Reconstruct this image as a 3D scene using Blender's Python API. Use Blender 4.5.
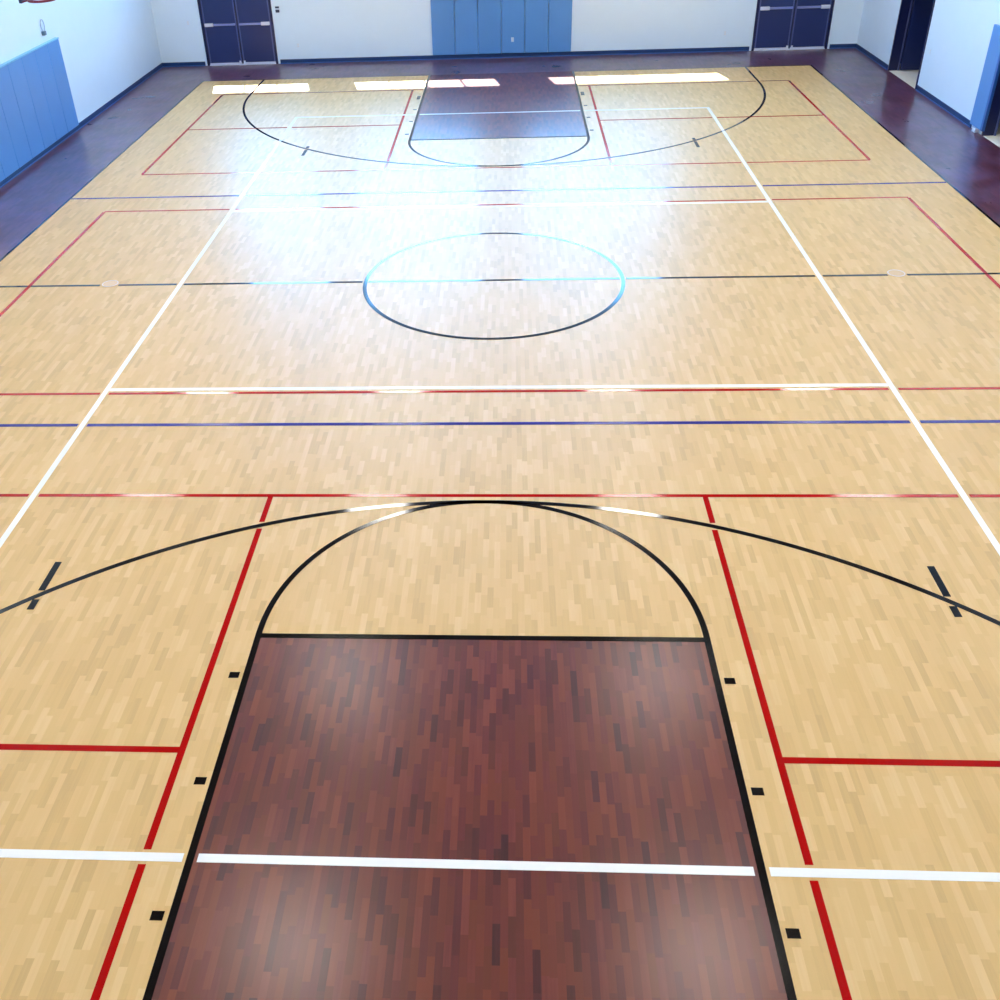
import bpy, bmesh, math, random
from mathutils import Vector, Matrix
random.seed(7)
for o in list(bpy.data.objects): bpy.data.objects.remove(o)
F = 0.3048                       # every length below is in feet and turned into metres here
scn = bpy.context.scene
COL = scn.collection

# ------------------------------------------------------------------ camera
cd = bpy.data.cameras.new('camera'); cam = bpy.data.objects.new('camera', cd); COL.objects.link(cam)
yaw, pit, rol = -0.0742, 0.5729, -0.0433
f_ = Vector((math.sin(yaw)*math.cos(pit), math.cos(yaw)*math.cos(pit), -math.sin(pit)))
r_ = Vector((math.cos(yaw), -math.sin(yaw), 0)); u_ = r_.cross(f_)
rr = math.cos(rol)*r_ + math.sin(rol)*u_; uu = -math.sin(rol)*r_ + math.cos(rol)*u_
M = Matrix((rr, uu, -f_)).transposed().to_4x4()
M.translation = Vector((0.8927, 0.2221, 18.3187))*F
cam.matrix_world = M
cd.sensor_width = 36; cd.lens = 36*0.9731; cd.shift_x = 0.0478; cd.shift_y = -0.0603
cd.clip_start = 0.05; cd.clip_end = 500
scn.camera = cam

# ------------------------------------------------------------------ exposure
vs = scn.view_settings
vs.view_transform = 'Standard'; vs.look = 'None'; vs.gamma = 1; vs.use_curve_mapping = False
vs.exposure = 0.0

# ------------------------------------------------------------------ sky and sun
SKY, SKYGLOW, SUN, LAMP = 17.0, 29.0, 60.0, 47.0
sun_dir = Vector((0.22, -1.0, -1.19)).normalized()     # the way the sunlight travels
w = bpy.data.worlds.new('sky'); scn.world = w; w.use_nodes = True
nt = w.node_tree; N = nt.nodes; L = nt.links; N.clear()
out = N.new('ShaderNodeOutputWorld'); bg = N.new('ShaderNodeBackground')
tc = N.new('ShaderNodeTexCoord'); dt = N.new('ShaderNodeVectorMath'); dt.operation = 'DOT_PRODUCT'
gd = Vector((-0.42, 1.0, 0.22)).normalized()
dt.inputs[1].default_value = gd
mr = N.new('ShaderNodeMapRange'); mr.inputs['From Min'].default_value = 0.80; mr.inputs['From Max'].default_value = 1.0
mr.inputs['To Min'].default_value = SKY; mr.inputs['To Max'].default_value = SKYGLOW; mr.interpolation_type = 'SMOOTHSTEP'
L.new(tc.outputs['Generated'], dt.inputs[0]); L.new(dt.outputs['Value'], mr.inputs['Value'])
L.new(mr.outputs[0], bg.inputs['Strength']); bg.inputs['Color'].default_value = (0.20, 0.52, 1.0, 1)
L.new(bg.outputs[0], out.inputs[0])
sd = bpy.data.lights.new('sun', 'SUN'); sd.energy = SUN; sd.angle = math.radians(0.7); sd.color = (1, .97, .9)
so = bpy.data.objects.new('sun', sd); COL.objects.link(so)
so.rotation_euler = sun_dir.to_track_quat('-Z', 'Y').to_euler(); so.location = (0, 40, 30)

# ------------------------------------------------------------------ materials
def srgb(r, g, b):
    f = lambda c: (c/255/12.92) if c/255 <= .04045 else ((c/255+.055)/1.055)**2.4
    return (f(r), f(g), f(b), 1)
def mat(name, col, rough=.5, metal=0, spec=.5, coat=0, coat_r=.1, noise=0, nscale=6, emit=None, bump=0):
    m = bpy.data.materials.new(name); m.use_nodes = True
    nt = m.node_tree; b = nt.nodes['Principled BSDF']
    b.inputs['Base Color'].default_value = col; b.inputs['Roughness'].default_value = rough
    b.inputs['Metallic'].default_value = metal; b.inputs['Specular IOR Level'].default_value = spec
    b.inputs['Coat Weight'].default_value = coat; b.inputs['Coat Roughness'].default_value = coat_r
    tc = nt.nodes.new('ShaderNodeTexCoord'); no = nt.nodes.new('ShaderNodeTexNoise')
    no.inputs['Scale'].default_value = nscale; no.inputs['Detail'].default_value = 4
    nt.links.new(tc.outputs['Object'], no.inputs['Vector'])
    mx = nt.nodes.new('ShaderNodeMix'); mx.data_type = 'RGBA'
    mx.inputs['A'].default_value = tuple(c*(1-noise) for c in col[:3])+(1,)
    mx.inputs['B'].default_value = tuple(min(1, c*(1+noise)) for c in col[:3])+(1,)
    nt.links.new(no.outputs['Fac'], mx.inputs['Factor']); nt.links.new(mx.outputs['Result'], b.inputs['Base Color'])
    if bump:
        bp = nt.nodes.new('ShaderNodeBump'); bp.inputs['Strength'].default_value = bump; bp.inputs['Distance'].default_value = .002
        nt.links.new(no.outputs['Fac'], bp.inputs['Height']); nt.links.new(bp.outputs[0], b.inputs['Normal'])
    if emit:
        b.inputs['Emission Color'].default_value = emit[0]; b.inputs['Emission Strength'].default_value = emit[1]
    return m

def planks(name, stops, width, length, rough, coat, coat_r, rvar=.05, scuff_sheen=None, spec=.5, tone=.7, hue=None):
    """strip flooring: narrow strips running along Y, each plank its own tone"""
    m = bpy.data.materials.new(name); m.use_nodes = True
    nt = m.node_tree; N = nt.nodes; L = nt.links; b = N['Principled BSDF']
    def math_(op, a, bb=None):
        n = N.new('ShaderNodeMath'); n.operation = op
        for i, v in enumerate((a, bb)):
            if v is None: continue
            if isinstance(v, (int, float)): n.inputs[i].default_value = v
            else: L.new(v, n.inputs[i])
        return n.outputs[0]
    tc = N.new('ShaderNodeTexCoord'); sp = N.new('ShaderNodeSeparateXYZ'); L.new(tc.outputs['Object'], sp.inputs[0])
    colx = math_('FLOOR', math_('DIVIDE', sp.outputs['X'], width))
    wn = N.new('ShaderNodeTexWhiteNoise'); wn.noise_dimensions = '1D'; L.new(colx, wn.inputs['W'])
    yy = math_('ADD', math_('DIVIDE', sp.outputs['Y'], length), math_('MULTIPLY', wn.outputs['Value'], 17.0))
    rowy = math_('FLOOR', yy)
    cb = N.new('ShaderNodeCombineXYZ'); L.new(colx, cb.inputs[0]); L.new(rowy, cb.inputs[1])
    wn2 = N.new('ShaderNodeTexWhiteNoise'); wn2.noise_dimensions = '2D'; L.new(cb.outputs[0], wn2.inputs['Vector'])
    # grain inside a plank
    mp = N.new('ShaderNodeMapping'); mp.inputs['Scale'].default_value = (60, 3, 1); L.new(tc.outputs['Object'], mp.inputs[0])
    ad = N.new('ShaderNodeVectorMath'); ad.operation = 'ADD'; L.new(mp.outputs[0], ad.inputs[0]); L.new(wn2.outputs['Color'], ad.inputs[1])
    gn = N.new('ShaderNodeTexNoise'); gn.inputs['Scale'].default_value = 1.0; gn.inputs['Detail'].default_value = 5; L.new(ad.outputs[0], gn.inputs['Vector'])
    # broad drift of tone over the floor
    bn = N.new('ShaderNodeTexNoise'); bn.inputs['Scale'].default_value = 1.3; bn.inputs['Detail'].default_value = 3; L.new(tc.outputs['Object'], bn.inputs['Vector'])
    t = math_('ADD', math_('MULTIPLY', wn2.outputs['Value'], tone), math_('ADD', math_('MULTIPLY', gn.outputs['Fac'], .30), (.7-tone)/2))
    t = math_('ADD', math_('MULTIPLY', t, .85), math_('MULTIPLY', bn.outputs['Fac'], .15))
    cr = N.new('ShaderNodeValToRGB'); L.new(t, cr.inputs[0])
    e = cr.color_ramp.elements; e[0].position = .12; e[0].color = stops[0]; e[1].position = .9; e[1].color = stops[-1]
    for i, s in enumerate(stops[1:-1]):
        k = e.new(.12+.78*(i+1)/(len(stops)-1)); k.color = s
    colour = cr.outputs['Color']
    if hue:                                   # some planks lean to another hue
        wn3 = N.new('ShaderNodeTexWhiteNoise'); wn3.noise_dimensions = '3D'
        c3 = N.new('ShaderNodeCombineXYZ'); L.new(colx, c3.inputs[0]); L.new(rowy, c3.inputs[1]); c3.inputs[2].default_value = 3.7; L.new(c3.outputs[0], wn3.inputs['Vector'])
        mh = N.new('ShaderNodeMix'); mh.data_type = 'RGBA'; L.new(math_('MULTIPLY', wn3.outputs['Value'], .6), mh.inputs['Factor'])
        L.new(colour, mh.inputs['A']); mh.inputs['B'].default_value = hue; colour = mh.outputs['Result']
    ro = math_('ADD', math_('MULTIPLY', math_('SUBTRACT', bn.outputs['Fac'], .5), rvar*2), rough)
    if scuff_sheen:  # dusty scuffs plus blotchy wall reflection put into the colour
        sn = N.new('ShaderNodeTexNoise'); sn.inputs['Scale'].default_value = 1.1; sn.inputs['Detail'].default_value = 8
        sn.inputs['Roughness'].default_value = .65; sn.inputs['Distortion'].default_value = .8; L.new(tc.outputs['Object'], sn.inputs['Vector'])
        r2 = N.new('ShaderNodeMapRange'); r2.inputs['From Min'].default_value = .42; r2.inputs['From Max'].default_value = .78; r2.inputs['To Max'].default_value = scuff_sheen[1]
        L.new(sn.outputs['Fac'], r2.inputs['Value'])
        mx = N.new('ShaderNodeMix'); mx.data_type = 'RGBA'; L.new(r2.outputs[0], mx.inputs['Factor']); L.new(colour, mx.inputs['A'])
        mx.inputs['B'].default_value = scuff_sheen[0]; colour = mx.outputs['Result']
        ro = math_('ADD', ro, math_('MULTIPLY', r2.outputs[0], .2))
    L.new(colour, b.inputs['Base Color']); L.new(ro, b.inputs['Roughness'])
    b.inputs['Coat Weight'].default_value = coat; b.inputs['Coat Roughness'].default_value = coat_r
    b.inputs['Specular IOR Level'].default_value = spec
    bp = N.new('ShaderNodeBump'); bp.inputs['Strength'].default_value = .12; bp.inputs['Distance'].default_value = .001
    L.new(wn2.outputs['Value'], bp.inputs['Height']); L.new(bp.outputs[0], b.inputs['Normal'])
    return m

M_maple = planks('maple strips', [srgb(190,152,92), srgb(209,170,104), srgb(215,176,113), srgb(226,192,134)], .052, .25, .45, .45, .46, tone=.6)
M_brown = planks('dark cherry strips', [srgb(52,12,18), srgb(78,22,26), srgb(94,30,30), srgb(122,54,42)], .047, .25, .40, .75, .27, spec=.25, hue=srgb(124,54,24))
M_border = planks('dark cherry border strips', [srgb(62,28,42), srgb(78,38,54), srgb(88,44,58), srgb(102,54,68)], .056, .27, .30, .5, .24, rvar=.1, scuff_sheen=(srgb(128,104,150), .45))
M_lblack = mat('black court paint', srgb(14,9,9), .09, spec=.6, noise=.1, nscale=40)
M_lred = mat('red court paint', srgb(172,12,10), .11, spec=.5, noise=.06, nscale=40)
M_lwhite = mat('white court paint', srgb(246,246,244), .22, noise=.02, nscale=40)
M_lblue = mat('blue court paint', srgb(44,44,130), .17, spec=.5, noise=.08, nscale=40)
M_wall = mat('pale blue wall paint', srgb(216,236,253), .55, noise=.02, nscale=3, bump=.1)
M_ceil = mat('grey steel ceiling deck', srgb(92,94,98), .7, noise=.03)
M_pad = mat('blue pad vinyl', srgb(86,144,208), .38, noise=.05, nscale=2)
M_padside = mat('shaded blue pad vinyl', srgb(40,92,172), .4)  # pad vinyl again, shade of the side face put into the colour
M_padtop = mat('pale blue pad top vinyl', srgb(120,180,215), .45, noise=.04)
M_base = mat('navy rubber base', srgb(14,52,104), .4, noise=.05)
M_toe = mat('blue base toe', srgb(60,100,165), .35, noise=.05)
M_door = mat('navy door paint', srgb(32,46,98), .35, noise=.06, nscale=2)
M_dedge = mat('blue grey door edging', srgb(88,98,150), .35, metal=.3, noise=.05)
M_frame = mat('navy frame paint', srgb(16,26,74), .35, noise=.05)
M_steel = mat('bright brushed steel', srgb(225,230,245), .35, metal=.35, noise=.05, nscale=20)
M_sat = mat('satin bar metal', srgb(140,150,205), .35, metal=.2)
M_white = mat('white plastic', srgb(214,232,250), .4, noise=.02)
M_dark = mat('dark grey plastic', srgb(40,52,84), .4, noise=.05)
M_brass = mat('tan socket cover', srgb(212,180,140), .4, noise=.08, nscale=30)
M_red = mat('red rim paint', srgb(112,2,40), .4, noise=.05)
M_hook = mat('pale grey wire', srgb(165,185,210), .4)
M_grey = mat('grey steel paint', srgb(96,120,140), .45, noise=.05)
M_conc = mat('pale concrete', srgb(228,226,218), .7, noise=.06, nscale=10)
M_corr = mat('corridor shade colour', srgb(28,34,62), .7, noise=.1)  # unlit passage: its darkness is put into the wall colour
M_lamp = mat('lamp diffuser', srgb(240,244,250), .5, emit=((1,.95,.87,1), LAMP))
M_house = mat('white lamp housing', srgb(225,228,232), .5)
def glass():
    m = bpy.data.materials.new('clear window glass'); m.use_nodes = True; nt = m.node_tree; N = nt.nodes; N.clear()
    o = N.new('ShaderNodeOutputMaterial'); t = N.new('ShaderNodeBsdfTransparent'); g = N.new('ShaderNodeBsdfGlossy'); x = N.new('ShaderNodeMixShader')
    t.inputs[0].default_value = (.93,.97,.98,1); g.inputs['Roughness'].default_value = .02
    x.inputs[0].default_value = .06; nt.links.new(t.outputs[0], x.inputs[1]); nt.links.new(g.outputs[0], x.inputs[2]); nt.links.new(x.outputs[0], o.inputs[0])
    return m
M_glass = glass()

# ------------------------------------------------------------------ mesh helpers (feet in, metres out)
def box(bm, x0, x1, y0, y1, z0, z1):
    v = [bm.verts.new((x*F, y*F, z*F)) for x in (x0, x1) for y in (y0, y1) for z in (z0, z1)]
    for q in ((0,1,3,2), (4,6,7,5), (0,4,5,1), (2,3,7,6), (0,2,6,4), (1,5,7,3)): bm.faces.new([v[i] for i in q])
def tube(bm, pts, r, n=10, closed=False):
    P = [Vector(p)*F for p in pts]; r *= F; rings = []; m = len(P)
    for i, p in enumerate(P):
        a = P[(i-1) % m] if (closed or i) else p; b = P[(i+1) % m] if (closed or i < m-1) else p
        d = (b-a).normalized(); s = Vector((0,0,1)) if abs(d.z) < .9 else Vector((1,0,0))
        e1 = d.cross(s).normalized(); e2 = d.cross(e1)
        rings.append([bm.verts.new(p+r*(math.cos(t)*e1+math.sin(t)*e2)) for t in (2*math.pi*k/n for k in range(n))])
    for i in range(m if closed else m-1):
        A, B = rings[i], rings[(i+1) % m]
        for k in range(n): bm.faces.new((A[k], A[(k+1) % n], B[(k+1) % n], B[k]))
    if not closed: bm.faces.new(rings[0]); bm.faces.new(rings[-1])
def cyl(bm, c, r, z0, z1, n=40):
    a = [bm.verts.new(((c[0]+r*math.cos(t))*F, (c[1]+r*math.sin(t))*F, z0*F)) for t in (2*math.pi*k/n for k in range(n))]
    b = [bm.verts.new((v.co.x, v.co.y, z1*F)) for v in a]
    bm.faces.new(a); bm.faces.new(b)
    for k in range(n): bm.faces.new((a[k], a[(k+1) % n], b[(k+1) % n], b[k]))
def obj(name, bm, m, parent=None, bevel=0, smooth=False, label=None):
    bmesh.ops.recalc_face_normals(bm, faces=bm.faces[:])
    me = bpy.data.meshes.new(name); bm.to_mesh(me); bm.free()
    me.materials.append(m)
    o = bpy.data.objects.new(name, me); COL.objects.link(o)
    if parent: o.parent = parent
    if bevel:
        b = o.modifiers.new('bevel', 'BEVEL'); b.width = bevel*F; b.segments = 3; b.limit_method = 'ANGLE'
    if smooth:
        for p in me.polygons: p.use_smooth = True
    if label: o['label'] = label
    return o
def BM(*boxes):
    bm = bmesh.new()
    for b in boxes: box(bm, *b)
    return bm
def empty(name):
    o = bpy.data.objects.new(name, None); COL.objects.link(o); return o
def rebase(root, x, y, z):
    """put an Empty at its thing's base without moving the parts already under it"""
    root.location = (x*F, y*F, z*F)
    for c in root.children: c.location = (c.location.x-x*F, c.location.y-y*F, c.location.z-z*F)
def tag(o, label, cat, group=None):
    o['label'] = label; o['category'] = cat
    if group: o['group'] = group
    return o
def struct(o, label=None):
    o['kind'] = 'structure'
    if label: o['label'] = label
    return o
def copy_tree(o, parent=None):
    c = o.copy(); COL.objects.link(c); c.parent = parent
    for ch in o.children: copy_tree(ch, c)
    return c

# ------------------------------------------------------------------ room shell
XW, YN, YF, H, T = 30.4, -6.5, 90.3, 30.0, 0.75
LC = 84.26; YC = LC/2; SW = 25.13
Z1, Z2, Z3 = .006, .010, .0145          # thin layers of the laid floor and its paint
floor = struct(obj('floor', BM((-XW, XW, YN, YF, -.3, 0)), M_border))
floor['label'] = 'dark cherry strip floor bordering the court'

def holes_wall(name, axis, pos, a0, a1, z0, z1, holes):
    """solid wall of cells with openings; axis 'y' = wall across Y"""
    A = sorted({a0, a1, *[h[0] for h in holes], *[h[1] for h in holes]})
    Z = sorted({z0, z1, *[h[2] for h in holes], *[h[3] for h in holes]})
    bm = bmesh.new()
    solid = lambda a, z: a0 < a < a1 and z0 < z < z1 and not any(h[0] < a < h[1] and h[2] < z < h[3] for h in holes)
    def V(a, t, z): return bm.verts.new((a*F, t*F, z*F) if axis == 'y' else (t*F, a*F, z*F))
    p0, p1 = pos
    for i in range(len(A)-1):
        for j in range(len(Z)-1):
            ca, cz = (A[i]+A[i+1])/2, (Z[j]+Z[j+1])/2
            if not solid(ca, cz): continue
            for t in (p0, p1): bm.faces.new([V(A[i],t,Z[j]), V(A[i+1],t,Z[j]), V(A[i+1],t,Z[j+1]), V(A[i],t,Z[j+1])])
            for (da, dz, q) in ((-1,0,((A[i],Z[j]),(A[i],Z[j+1]))), (1,0,((A[i+1],Z[j]),(A[i+1],Z[j+1]))), (0,-1,((A[i],Z[j]),(A[i+1],Z[j]))), (0,1,((A[i],Z[j+1]),(A[i+1],Z[j+1])))):
                na = (A[i-1]+A[i])/2 if da == -1 and i else (A[i+1]+A[i+2])/2 if da == 1 and i+2 < len(A) else (a0-1 if da == -1 else a1+1 if da == 1 else ca)
                nz = (Z[j-1]+Z[j])/2 if dz == -1 and j else (Z[j+1]+Z[j+2])/2 if dz == 1 and j+2 < len(Z) else (z0-1 if dz == -1 else z1+1 if dz == 1 else cz)
                if not solid(na, nz):
                    (qa, qz), (ra, rz) = q
                    bm.faces.new([V(qa,p0,qz), V(ra,p0,rz), V(ra,p1,rz), V(qa,p1,qz)])
    bmesh.ops.remove_doubles(bm, verts=bm.verts[:], dist=1e-5)
    return struct(obj(name, bm, M_wall))

WZ0, WZ1 = 9.5, 23.8
WIN = [(-25.6, -17.5), (-13.9, -2.2), (1.8, 15.6)]
DL = (-26.25, -19.85); DR = (21.55, 27.95); DH = 7.15
holes_wall('wall_far', 'y', (YF, YF+T), -XW-T, XW+T, -.3, H, [(a, b, WZ0, WZ1) for a, b in WIN]+[(*DL, 0, DH), (*DR, 0, DH)])
holes_wall('wall_right', 'x', (XW, XW+T), YN-T, YF, -.3, H, [(75.45, 81.75, 0, 7.15), (57.0, 63.6, 0, 7.15)])
WNEAR = []; WLEFT = []
holes_wall('wall_near', 'y', (YN-T, YN), -XW, XW, -.3, H, [(a, b, WZ0, WZ1) for a, b in WNEAR])
holes_wall('wall_left', 'x', (-XW-T, -XW), YN-T, YF, -.3, H, [(a, b, WZ0, WZ1) for a, b in WLEFT])
struct(obj('ceiling', BM((-XW-T, XW+T, YN-T, YF+T, H, H+.4)), M_ceil))

# high windows, one band per wall
def window(i, a, b, wall):
    n = 4 if b-a > 10 else 3; fw = .14
    wd = struct(empty('window_%d' % i))
    t0 = {'far': YF+.2, 'near': YN-.5, 'left': -XW-.5}[wall]
    def B(a0, a1, d0, d1, z0, z1):
        return (a0, a1, t0+d0, t0+d1, z0, z1) if wall != 'left' else (t0+d0, t0+d1, a0, a1, z0, z1)
    obj('window_frame', BM(B(a, b, 0, .3, WZ0, WZ0+fw), B(a, b, 0, .3, WZ1-fw, WZ1), B(a, a+fw, 0, .3, WZ0+fw, WZ1-fw), B(b-fw, b, 0, .3, WZ0+fw, WZ1-fw)), M_house, wd)
    for k in range(1, n):
        x = a+(b-a)*k/n
        obj('mullion', BM(B(x-.06, x+.06, .02, .28, WZ0+fw, WZ1-fw)), M_house, wd)
    obj('glass_pane', BM(B(a+fw, b-fw, .13, .16, WZ0+fw, WZ1-fw)), M_glass, wd)
k = 0
for wall, ws in (('far', WIN), ('near', WNEAR), ('left', WLEFT)):
    for a, b in ws: k += 1; window(k, a, b, wall)

# unseen slab added outside to keep the sun off all but the lowest panes
struct(obj('trim_sun_blocker', BM((-XW-T-12, XW+T+12, YF+T+.02, YF+14.9, 30.0, 30.6)), M_ceil))

# rubber baseboards
def baseboard(name, segs, vert, face):
    o = None
    bm = bmesh.new(); b2 = bmesh.new()
    for s0, s1 in segs:
        if vert == 'y':
            box(bm, s0, s1, YF-.035, YF, 0, .36); box(b2, s0, s1, YF-.09, YF-.035, 0, .07)
        else:
            x = face; s = -1 if face > 0 else 1
            box(bm, min(x, x+s*.035), max(x, x+s*.035), s0, s1, 0, .36); x2 = x+s*.035
            box(b2, min(x2, x2+s*.05), max(x2, x2+s*.05), s0, s1, 0, .05)
    o = struct(obj(name, bm, M_base)); obj('base_toe', b2, M_toe, o)
baseboard('baseboard_far', [(-XW, DL[0]-.2), (DL[1]+.2, DR[0]-.2), (DR[1]+.2, XW)], 'y', 0)
baseboard('baseboard_left', [(YN, YF-.09)], 'x', -XW)
baseboard('baseboard_right', [(81.95, YF-.09), (65.35, 75.4), (YN, 56.8)], 'x', XW)

# corridor seen through the two openings of the right wall
X1 = XW+T
struct(obj('floor_corridor', BM((X1, X1+2.2, 55, 84, -.3, -.002), (XW, X1, 75.45, 81.75, -.3, .012), (XW, X1, 57.0, 63.6, -.3, .012)), M_conc), 'pale concrete floor beyond the right wall openings')
struct(obj('wall_corridor', BM((X1+2.2, X1+2.5, 55, 84, -.3, 8.2), (X1, X1+2.2, 54.7, 55, -.3, 8.2), (X1, X1+2.2, 84, 84.3, -.3, 8.2), (X1, X1+2.2, 55, 84, 8.2, 8.5)), M_corr), 'passage wall beyond the openings, its shade put into the colour')

def opening_frame(name, y0, y1):
    d = struct(empty(name))
    for a in (y0, y1-.16): obj('jamb', BM((XW-.06, X1+.03, a, a+.16, .012, 7.15)), M_frame, d)
    obj('door_head', BM((XW-.06, X1+.03, y0+.16, y1-.16, 6.98, 7.15)), M_frame, d)
    for a in (y0+.16, y1-.22): obj('door_stop', BM((XW+.62, XW+.72, a, a+.06, .012, 6.98)), M_dedge, d)
    return d
d4 = opening_frame('door_3', 75.45, 81.75)
# the leaf of this opening stands open into the passage, against the far jamb
lf = obj('door_leaf', BM((X1+.06, X1+2.1, 81.45, 81.6, .05, 6.95)), M_door, d4, bevel=.01)
opening_frame('door_4', 57.0, 63.6)

# double doors in the far wall
def double_door(name, x0, x1, side):
    d = struct(empty(name)); y = YF
    for q in ((x0, x0+.2), (x1-.2, x1)): obj('jamb', BM((*q, y-.06, y+T, 0, DH)), M_frame, d)
    obj('door_head', BM((x0+.2, x1-.2, y-.06, y+T, DH-.2, DH)), M_frame, d)
    a, b = x0+.22, x1-.22; c = (a+b)/2
    obj('leak_stop_panel', BM((x0+.2, x1-.2, y+.45, y+.6, 0, DH-.2)), M_frame, d)  # unseen backing added to stop sky light leaking between the leaves
    obj('threshold', BM((x0+.2, x1-.2, y-.08, y+.44, 0, .07)), M_steel, d, bevel=.015)
    obj('astragal', BM((c-.12, c+.12, y+.185, y+.3, .05, DH-.2)), M_frame, d)
    for k, (l, r) in enumerate(((a, c-.05), (c+.05, b))):
        leaf = obj('door_leaf', BM((l, r, y+.03, y+.18, .09, DH-.22)), M_door, d, bevel=.01)
        obj('door_edge', BM((l+.02, l+.13, y+.005, y+.03, .1, DH-.24)), M_dedge, leaf)
        obj('door_edge', BM((r-.13, r-.02, y+.005, y+.03, .1, DH-.24)), M_dedge, leaf)
        obj('door_sweep', BM((l+.02, r-.02, y-.0, y+.03, .09, .2)), M_steel, leaf)
        # push bar: a case, the moving bar and a brighter latch head at the outer end
        pb = obj('push_bar', BM((l+.14, r-.14, y-.16, y+.02, 3.3, 3.46)), M_sat, leaf, bevel=.015, label='satin push bar')
        hx = (l+.1, l+.85) if k == 0 else (r-.85, r-.1)
        obj('latch_cover', BM((*hx, y-.2, y-.02, 3.25, 3.53)), M_steel, leaf, bevel=.03)
    for q in (c-.2, c+.2): obj('floor_bolt', BM((q-.08, q+.08, y-.1, y-.0, .09, .36)), M_steel, d, bevel=.02)
    obj('bolt_plate', BM((c-.32, c+.32, y-.2, y-.085, .002, .1)), M_steel, d, bevel=.02)
    return d
double_door('door_1', *DL, 0)
double_door('door_2', *DR, 1)

# ------------------------------------------------------------------ the laid court and its painted lines (parts of the floor)
def part(name, bm, m, label=None): return obj(name, bm, m, floor, label=label)
part('maple_court', BM((-SW, SW, 0, LC, 0, Z1)), M_maple, 'pale maple strip court')
KW = 6.0; LW = .1667; FT = 19.0
part('key_panel', BM((-KW+LW, KW-LW, 0, FT-LW, Z1, Z2)), M_brown, 'dark cherry lane nearest the camera')
part('key_panel', BM((-KW+LW, KW-LW, LC-FT+LW, LC, Z1, Z2)), M_brown, 'dark cherry lane at the far end')

G = .075                                     # bare wood left each side where lines cross
class Lines:
    def __init__(s): s.done = []             # rectangles already painted, highest rank first
    def rect(s, x0, x1, y0, y1):
        """cut a straight line where stronger lines cross it"""
        alongx = (x1-x0) > (y1-y0); cuts = []
        for (a, b, c, d) in s.done:
            if a-G < x1 and b+G > x0 and c-G < y1 and d+G > y0:
                if alongx and (b-a) < (d-c): cuts.append((a-G, b+G))
                elif not alongx and (b-a) > (d-c): cuts.append((c-G, d+G))
        lo, hi = (x0, x1) if alongx else (y0, y1); segs = []
        for c0, c1 in sorted(cuts):
            if c0 > lo: segs.append((lo, min(c0, hi)))
            lo = max(lo, c1)
        if lo < hi: segs.append((lo, hi))
        return [((p, q, y0, y1) if alongx else (x0, x1, p, q)) for p, q in segs if q-p > .02]
    def add(s, rects, extra=()):
        outp = []
        for r in rects: outp += s.rect(*r)
        return outp
LN = Lines()
def hl(y, x0, x1, w=.17): return (x0, x1, y-w/2, y+w/2)
def vl(x, y0, y1, w=.17): return (x-w/2, x+w/2, y0, y1)
def arc_strip(bm, cx, cy, r0, r1, t0, t1, n=96, wx=1.0):
    for zz, flip in ((Z3, 0),):
        prev = None
        for k in range(n+1):
            t = t0+(t1-t0)*k/n
            q = [bm.verts.new(((cx+wx*r*math.cos(t))*F, (cy+r*math.sin(t))*F, z*F)) for r in (r0, r1) for z in (Z1, Z3)]
            if prev:
                a = prev
                bm.faces.new((a[1], a[3], q[3], q[1])); bm.faces.new((a[0], a[1], q[1], q[0])); bm.faces.new((a[2], q[2], q[3], a[3])); bm.faces.new((a[0], q[0], q[2], a[2]))
            else: bm.faces.new(q[:2]+[q[3], q[2]])
            prev = q
        bm.faces.new(prev[:2]+[prev[3], prev[2]])
TW = 1.009                                   # the three-point curve is a touch wider than a circle
def cut_hyp(x, end):                          # where the three-point arc passes a given X
    y = 5.25+19.667*math.sqrt(1-(x/(19.667*TW))**2); return y if end == 0 else LC-y
def paint(name, rects, m, label, extra=None):
    bm = bmesh.new()
    for r in rects: box(bm, r[0], r[1], r[2], r[3], Z1, Z3)
    if extra: extra(bm)
    return part(name, bm, m, label)

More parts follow.
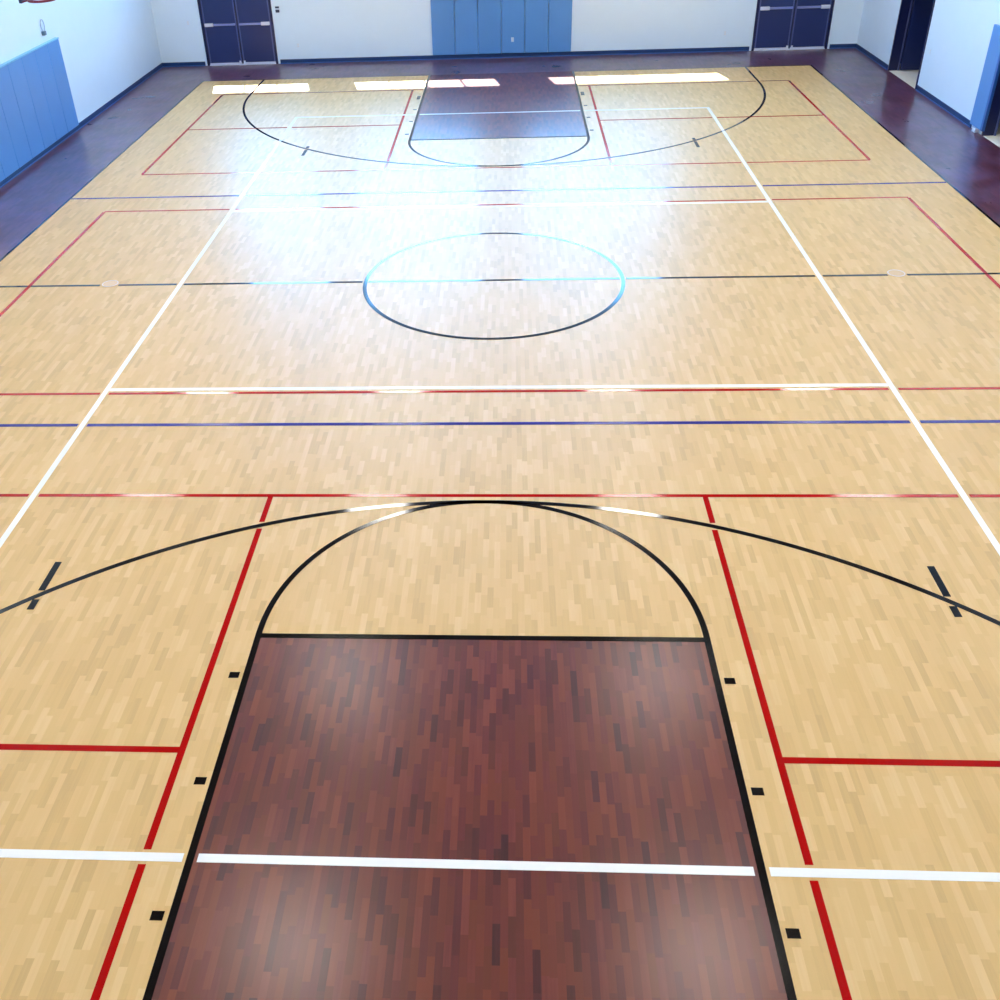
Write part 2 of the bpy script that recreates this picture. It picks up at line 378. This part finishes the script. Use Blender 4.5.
# black basketball lines
for end, where in ((0, 'nearest the camera'), (1, 'at the far end')):
    s = (lambda y: y) if end == 0 else (lambda y: LC-y)
    def R_(x0, x1, y0, y1): a, b = s(y0), s(y1); return (x0, x1, min(a, b), max(a, b))
    lane = [R_(-KW, -KW+LW, 0, FT), R_(KW-LW, KW, 0, FT)]; LN.done += lane
    paint('lane_line', lane, M_lblack, 'black lane side lines '+where)
    ft = [R_(-KW+LW, KW-LW, FT-LW, FT)]; LN.done += ft
    paint('free_throw_line', ft, M_lblack, 'black free-throw line '+where)
    sg = 1 if end == 0 else -1
    bm = bmesh.new(); arc_strip(bm, 0, s(FT), KW-LW, KW, 0, sg*math.pi)
    part('free_throw_arc', bm, M_lblack, 'black free-throw half circle '+where)
    bm = bmesh.new(); arc_strip(bm, 0, s(5.25), 19.583, 19.75, 0, sg*math.pi, 160, TW)
    for xx in (-19.75*TW, 19.75*TW-LW): box(bm, *R_(xx, xx+LW, .12, 5.25), Z1, Z3)
    part('three_point_line', bm, M_lblack, 'black three-point line '+where)
    LN.done += [R_(-19.75*TW, -19.75*TW+LW, 0, 5.25), R_(19.75*TW-LW, 19.75*TW, 0, 5.25)]
    for x in (-1, 1):
        marks = [(7, 8), (10.95, 11.15), (14.17, 14.37), (17.4, 17.6)]
        for a, b in marks:
            xa, xb = (6.1, 6.36) if x > 0 else (-6.36, -6.1)
            part('lane_mark', BM((*R_(xa, xb, a, b), Z1, Z3)), M_lblack, 'small black lane mark '+where)
        y = cut_hyp(12.6, 0)
        hm = [R_(x*12.6-.1, x*12.6+.1, 19.85, y-.18), R_(x*12.6-.1, x*12.6+.1, y+.2, 21.9)]
        paint('hash_mark', hm, M_lblack, 'short thick black hash crossing the three-point line '+where)
# the thin black edge of the court
edge = [(-SW, -SW+.14, 0, LC), (SW-.14, SW, 0, LC), (-SW+.14, -KW-.02, LC-.1, LC), (KW+.02, SW-.14, LC-.1, LC), (-SW+.14, -KW-.02, 0, .1), (KW+.02, SW-.14, 0, .1)]
paint('boundary_line', edge, M_lblack, 'thin black edge line around the maple court')
bm = bmesh.new(); arc_strip(bm, 0, YC, 5.86, 6.04, 0, 2*math.pi, 128)
part('centre_circle', bm, M_lblack, 'black centre circle')

# white volleyball lines
WX = 14.78
wl = [vl(-WX, 12.34, 71.82, .2), vl(WX, 12.34, 71.82, .2)]
LN.done += [(-18.45, -17.75, YC-.4, YC+.4)]*0
wh = [hl(12.34, -WX-.1, WX+.1, .2), hl(71.82, -WX-.1, WX+.1, .2), hl(32.16, -WX+.12, WX-.12, .2), hl(52.1, -WX+.12, WX-.12, .2)]
wv_ = [r for q in wl for r in LN.rect(*q)]
near_far = LN.add(wh[:2])
LN.done += wl+wh
paint('volleyball_sideline', wv_, M_lwhite, 'long white sidelines of the volleyball court')
paint('volleyball_end_line', near_far, M_lwhite, 'white volleyball end lines crossing both keys')
paint('attack_line', wh[2:], M_lwhite, 'white attack lines either side of the centre')

# black centre line, broken for the volleyball sockets
cl = []
for a, b in ((-SW+.2, -18.68), (-17.78, -WX-.17), (-WX+.17, -6.1), (-5.82, 5.82), (6.1, WX-.17), (WX+.17, 17.82), (18.68, SW-.2)): cl.append(hl(YC, a, b, .17))
paint('centre_line', cl, M_lblack, 'thin black line across the middle of the court')

# red lines: three small courts laid across the hall
PX, KX = 22.14, 6.9
def red_court(y0, y1, kitchen, label):
    def across(y):                            # the lines do not run over the dark keys
        return [hl(y, -PX, PX, .15)] if FT < y < LC-FT else [hl(y, -PX, -KW-G, .15), hl(y, KW+G, PX, .15)]
    rs = across(y0)+across(y1)+[ vl(-PX, y0+.085, y1-.085), vl(PX, y0+.085, y1-.085)]
    if kitchen:
        ym = (y0+y1)/2; e = 0 if y0 < YC else 1; ya = cut_hyp(KX, e)
        for x in (-KX, KX):
            sc = KX
            rs += [vl(x, y0+.085, ya-.17), vl(x, ya+.17, y1-.085)]
        rs += [hl(ym, -PX+.085, -KX-.085), hl(ym, KX+.085, PX-.085)]
    paint('red_court_lines', [q for r in rs for q in LN.rect(*r)], M_lred, label)
red_court(5.0, 25.25, True, 'red lines of the small court nearest the camera')
red_court(31.86, 52.4, False, 'red rectangle around the centre of the hall')
red_court(59.02, 79.28, True, 'red lines of the small court at the far end')

# blue lines right across
for y, t in ((29.58, 'blue line across the floor nearer the camera'), (54.72, 'blue line across the floor beyond the centre circle')):
    paint('blue_line', LN.add([hl(y, -SW+.16, SW-.16, .18)]), M_lblue, t)

# socket covers of the volleyball posts
def socket(x, label):
    t = empty('floor_socket_cover'); tag(t, label, 'floor cover', 'volleyball post socket covers')
    bm = bmesh.new(); cyl(bm, (0, 0), .40, 0, .02); obj('cover_plate', bm, M_brass, t)
    bm = bmesh.new(); arc = [(.36*math.cos(a), .36*math.sin(a), .021) for a in (2*math.pi*k/32 for k in range(32))]
    tube(bm, arc, .012, 6, True); obj('cover_ring', bm, M_steel, t)
    t.location = (x*F, (YC+.16)*F, Z1*F)
socket(-18.23, 'round tan socket cover in the centre line left of the circle')
socket(18.25, 'round tan socket cover in the centre line right of the circle')

# ------------------------------------------------------------------ wall pads
def pad(x0, x1, y0, y1, face, label, group, z0=.38, z1=6.2, outlet=False):
    t = empty('wall_pad'); tag(t, label, 'wall pad', group)
    c = obj('cushion', BM((x0, x1, y0, y1, z0, z1)), M_pad, t, bevel=.045, smooth=False)
    rebase(t, (x0+x1)/2, (y0+y1)/2, z0)
    return t
ordw = ['leftmost', 'second from left', 'third from left', 'third from right', 'second from right', 'rightmost']
W6 = 12.1/6
for i in range(6):
    x0 = -6.05+i*W6
    pad(x0+.015, x0+W6-.015, YF-.17, YF, 'y', 'blue wall pad behind the far key, '+ordw[i]+' of the six', 'blue pads behind the far key')
ordl = ['farthest from the camera, at the end of the row', 'second from the far end', 'third from the far end', 'fourth from the far end', 'fifth from the far end', 'sixth from the far end, cut by the frame', 'seventh from the far end, mostly out of frame']
for i in range(7):
    y1 = 69.8-i*2.03
    pad(-XW, -XW+.24, y1-2.03+.006, y1-.006, 'x', 'blue pad on the left wall, '+ordl[i], 'blue pads along the left wall')
# pale strip added as the lighter top faces of the left row
tag(obj('pad_top_faces', BM((-XW, -XW+.27, 69.8-7*2.03, 69.8, 6.205, 6.3)), M_padtop, bevel=.01), 'pale blue rail standing in for the lighter pad tops on the left wall', 'ledge')
# the pad that wraps the end of the right wall
t = empty('corner_wall_pad'); tag(t, 'narrow blue pad wrapping the wall end by the doorway at right edge', 'wall pad')
obj('cushion', BM((XW-.2, XW, 63.62, 65.3, .3, 6.25)), M_pad, t, bevel=.045)
obj('shaded_side', BM((XW-.2, XW-.02, 63.38, 63.6, .3, 6.25)), M_padside, t, bevel=.02, label='side face of the pad, shade put into its darker blue')
obj('foot_bracket', BM((XW-.3, XW-.02, 64.1, 64.55, .02, .26)), M_steel, t, bevel=.03)
rebase(t, XW-.1, 64.4, 0)

# ------------------------------------------------------------------ small fittings
def plate(x, y, z, wall, label, name='outlet', dark=False):
    t = empty(name); tag(t, label, 'outlet' if name == 'outlet' else 'switch')
    o = obj('cover_plate', BM((-.12, .12, -.02, 0, -.19, .19)), M_white, t, bevel=.008)
    for dz in (-.08, .08): obj('socket_face', BM((-.06, .06, -.03, -.02, dz-.05, dz+.05)), M_dark if dark else M_house, t)
    t.location = (x*F, y*F, z*F)
    if wall == 'right': t.rotation_euler.z = -math.pi/2
    if wall == 'left': t.rotation_euler.z = math.pi/2
    return t
plate(.96, YF-.172, 1.5, 'far', 'white outlet set in the blue pads behind the far key')
plate(-17.9, YF, 1.5, 'far', 'pale outlet low on far wall right of the left doors')
plate(19.15, YF, 1.5, 'far', 'pale outlet low on far wall left of the right doors')
plate(-27.4, YF, 3.6, 'far', 'pale switch on far wall left of the left doors', 'light_switch')
plate(XW, 74.4, 2.85, 'right', 'pale outlet on right wall beside the open doorway')
t = empty('card_reader'); tag(t, 'small dark two-piece reader on far wall right of the left doors', 'card reader')
obj('back_plate', BM((-.2, .2, -.02, 0, -.3, .3)), M_white, t, bevel=.01)
obj('reader_body', BM((-.17, .17, -.1, -.02, .1, .24)), M_dark, t, bevel=.02)
obj('reader_keypad', BM((-.17, .17, -.09, -.02, -.25, -.02)), M_dark, t, bevel=.03)
t.location = (-19.35*F, YF*F, 4.48*F)
t = empty('wall_sensor'); tag(t, 'small grey box high on the right wall above the frame edge', 'sensor')
bm = bmesh.new(); box(bm, -.2, .2, -.12, 0, -.14, .14); obj('sensor_body', bm, M_dark, t, bevel=.03)
bm = bmesh.new(); box(bm, -.12, .12, -.15, -.12, -.06, .06); obj('sensor_lens', bm, M_dedge, t)
t.location = (XW*F, 71.25*F, 6.93*F); t.rotation_euler.z = -math.pi/2

# crank hook on the left wall above the pads
t = empty('wall_hook'); tag(t, 'small grey looped crank hook on the left wall just above the pads', 'hook')
bm = bmesh.new()
tube(bm, [(.12, .27*math.cos(a), .45+.36*math.sin(a)) for a in (2*math.pi*k/20 for k in range(20))], 0.03, 8, True)
obj('loop', bm, M_hook, t, smooth=True)
bm = bmesh.new(); box(bm, 0, .2, -.16, .16, -.16, .1)
obj('bracket', bm, M_grey, t, bevel=.02)
t.location = (-XW*F, 68.1*F, 6.9*F)

# side hoop: only the underside of its red rim reaches into the picture
t = empty('basketball_hoop'); tag(t, 'red rim of the side basketball hoop above the left wall pads', 'basketball hoop')
HX, HY, HZ = -26.35, 60.3, 10.0
bm = bmesh.new(); tube(bm, [(HX+.75*math.cos(a), HY+.75*math.sin(a), HZ) for a in (2*math.pi*k/40 for k in range(40))], .07, 10, True)
tube(bm, [(HX-.74, HY-.1, HZ-.02), (-27.45, HY-.3, HZ-.05)], .035, 8); tube(bm, [(HX-.74, HY+.1, HZ-.02), (-27.45, HY+.3, HZ-.05)], .035, 8)
obj('rim', bm, M_red, t, smooth=True)
obj('rim_bracket', BM((-27.6, -27.42, HY-.35, HY+.35, HZ-.12, HZ+.35)), M_dark, t, bevel=.02)
bb = obj('backboard', BM((-27.72, -27.62, HY-2.2, HY+2.2, HZ+.6, HZ+3.6)), M_white, t, bevel=.02)
for dy in (-1.4, 1.4):
    for za, zb in ((2.6, 3.2), (.9, 1.4)):
        bm = bmesh.new(); tube(bm, [(-27.72, HY+dy, HZ+za), (-XW, HY+dy, HZ+zb)], .07, 8); obj('mounting_arm', bm, M_grey, t)
rebase(t, -XW, HY, HZ)

# ------------------------------------------------------------------ ceiling lights
proto = empty('ceiling_light'); tag(proto, 'white high-bay panel light under the ceiling', 'ceiling light', 'high-bay panel lights in four rows')
obj('housing', BM((-2.05, 2.05, -1.05, 1.05, .0, .25)), M_house, proto, bevel=.02)
obj('diffuser', BM((-1.95, 1.95, -.95, .95, -.03, -.001)), M_lamp, proto)
for hx in (-1.6, 1.56): obj('hanger', BM((hx, hx+.04, -.02, .02, .25, H-24.4)), M_house, proto)
first = True
for x in (-26, -9, 9.3, 26):
    for k in range(5):
        o = proto if first else copy_tree(proto); first = False
        o.location = (x*F, (7.5+k*16.5)*F, 24.4*F)
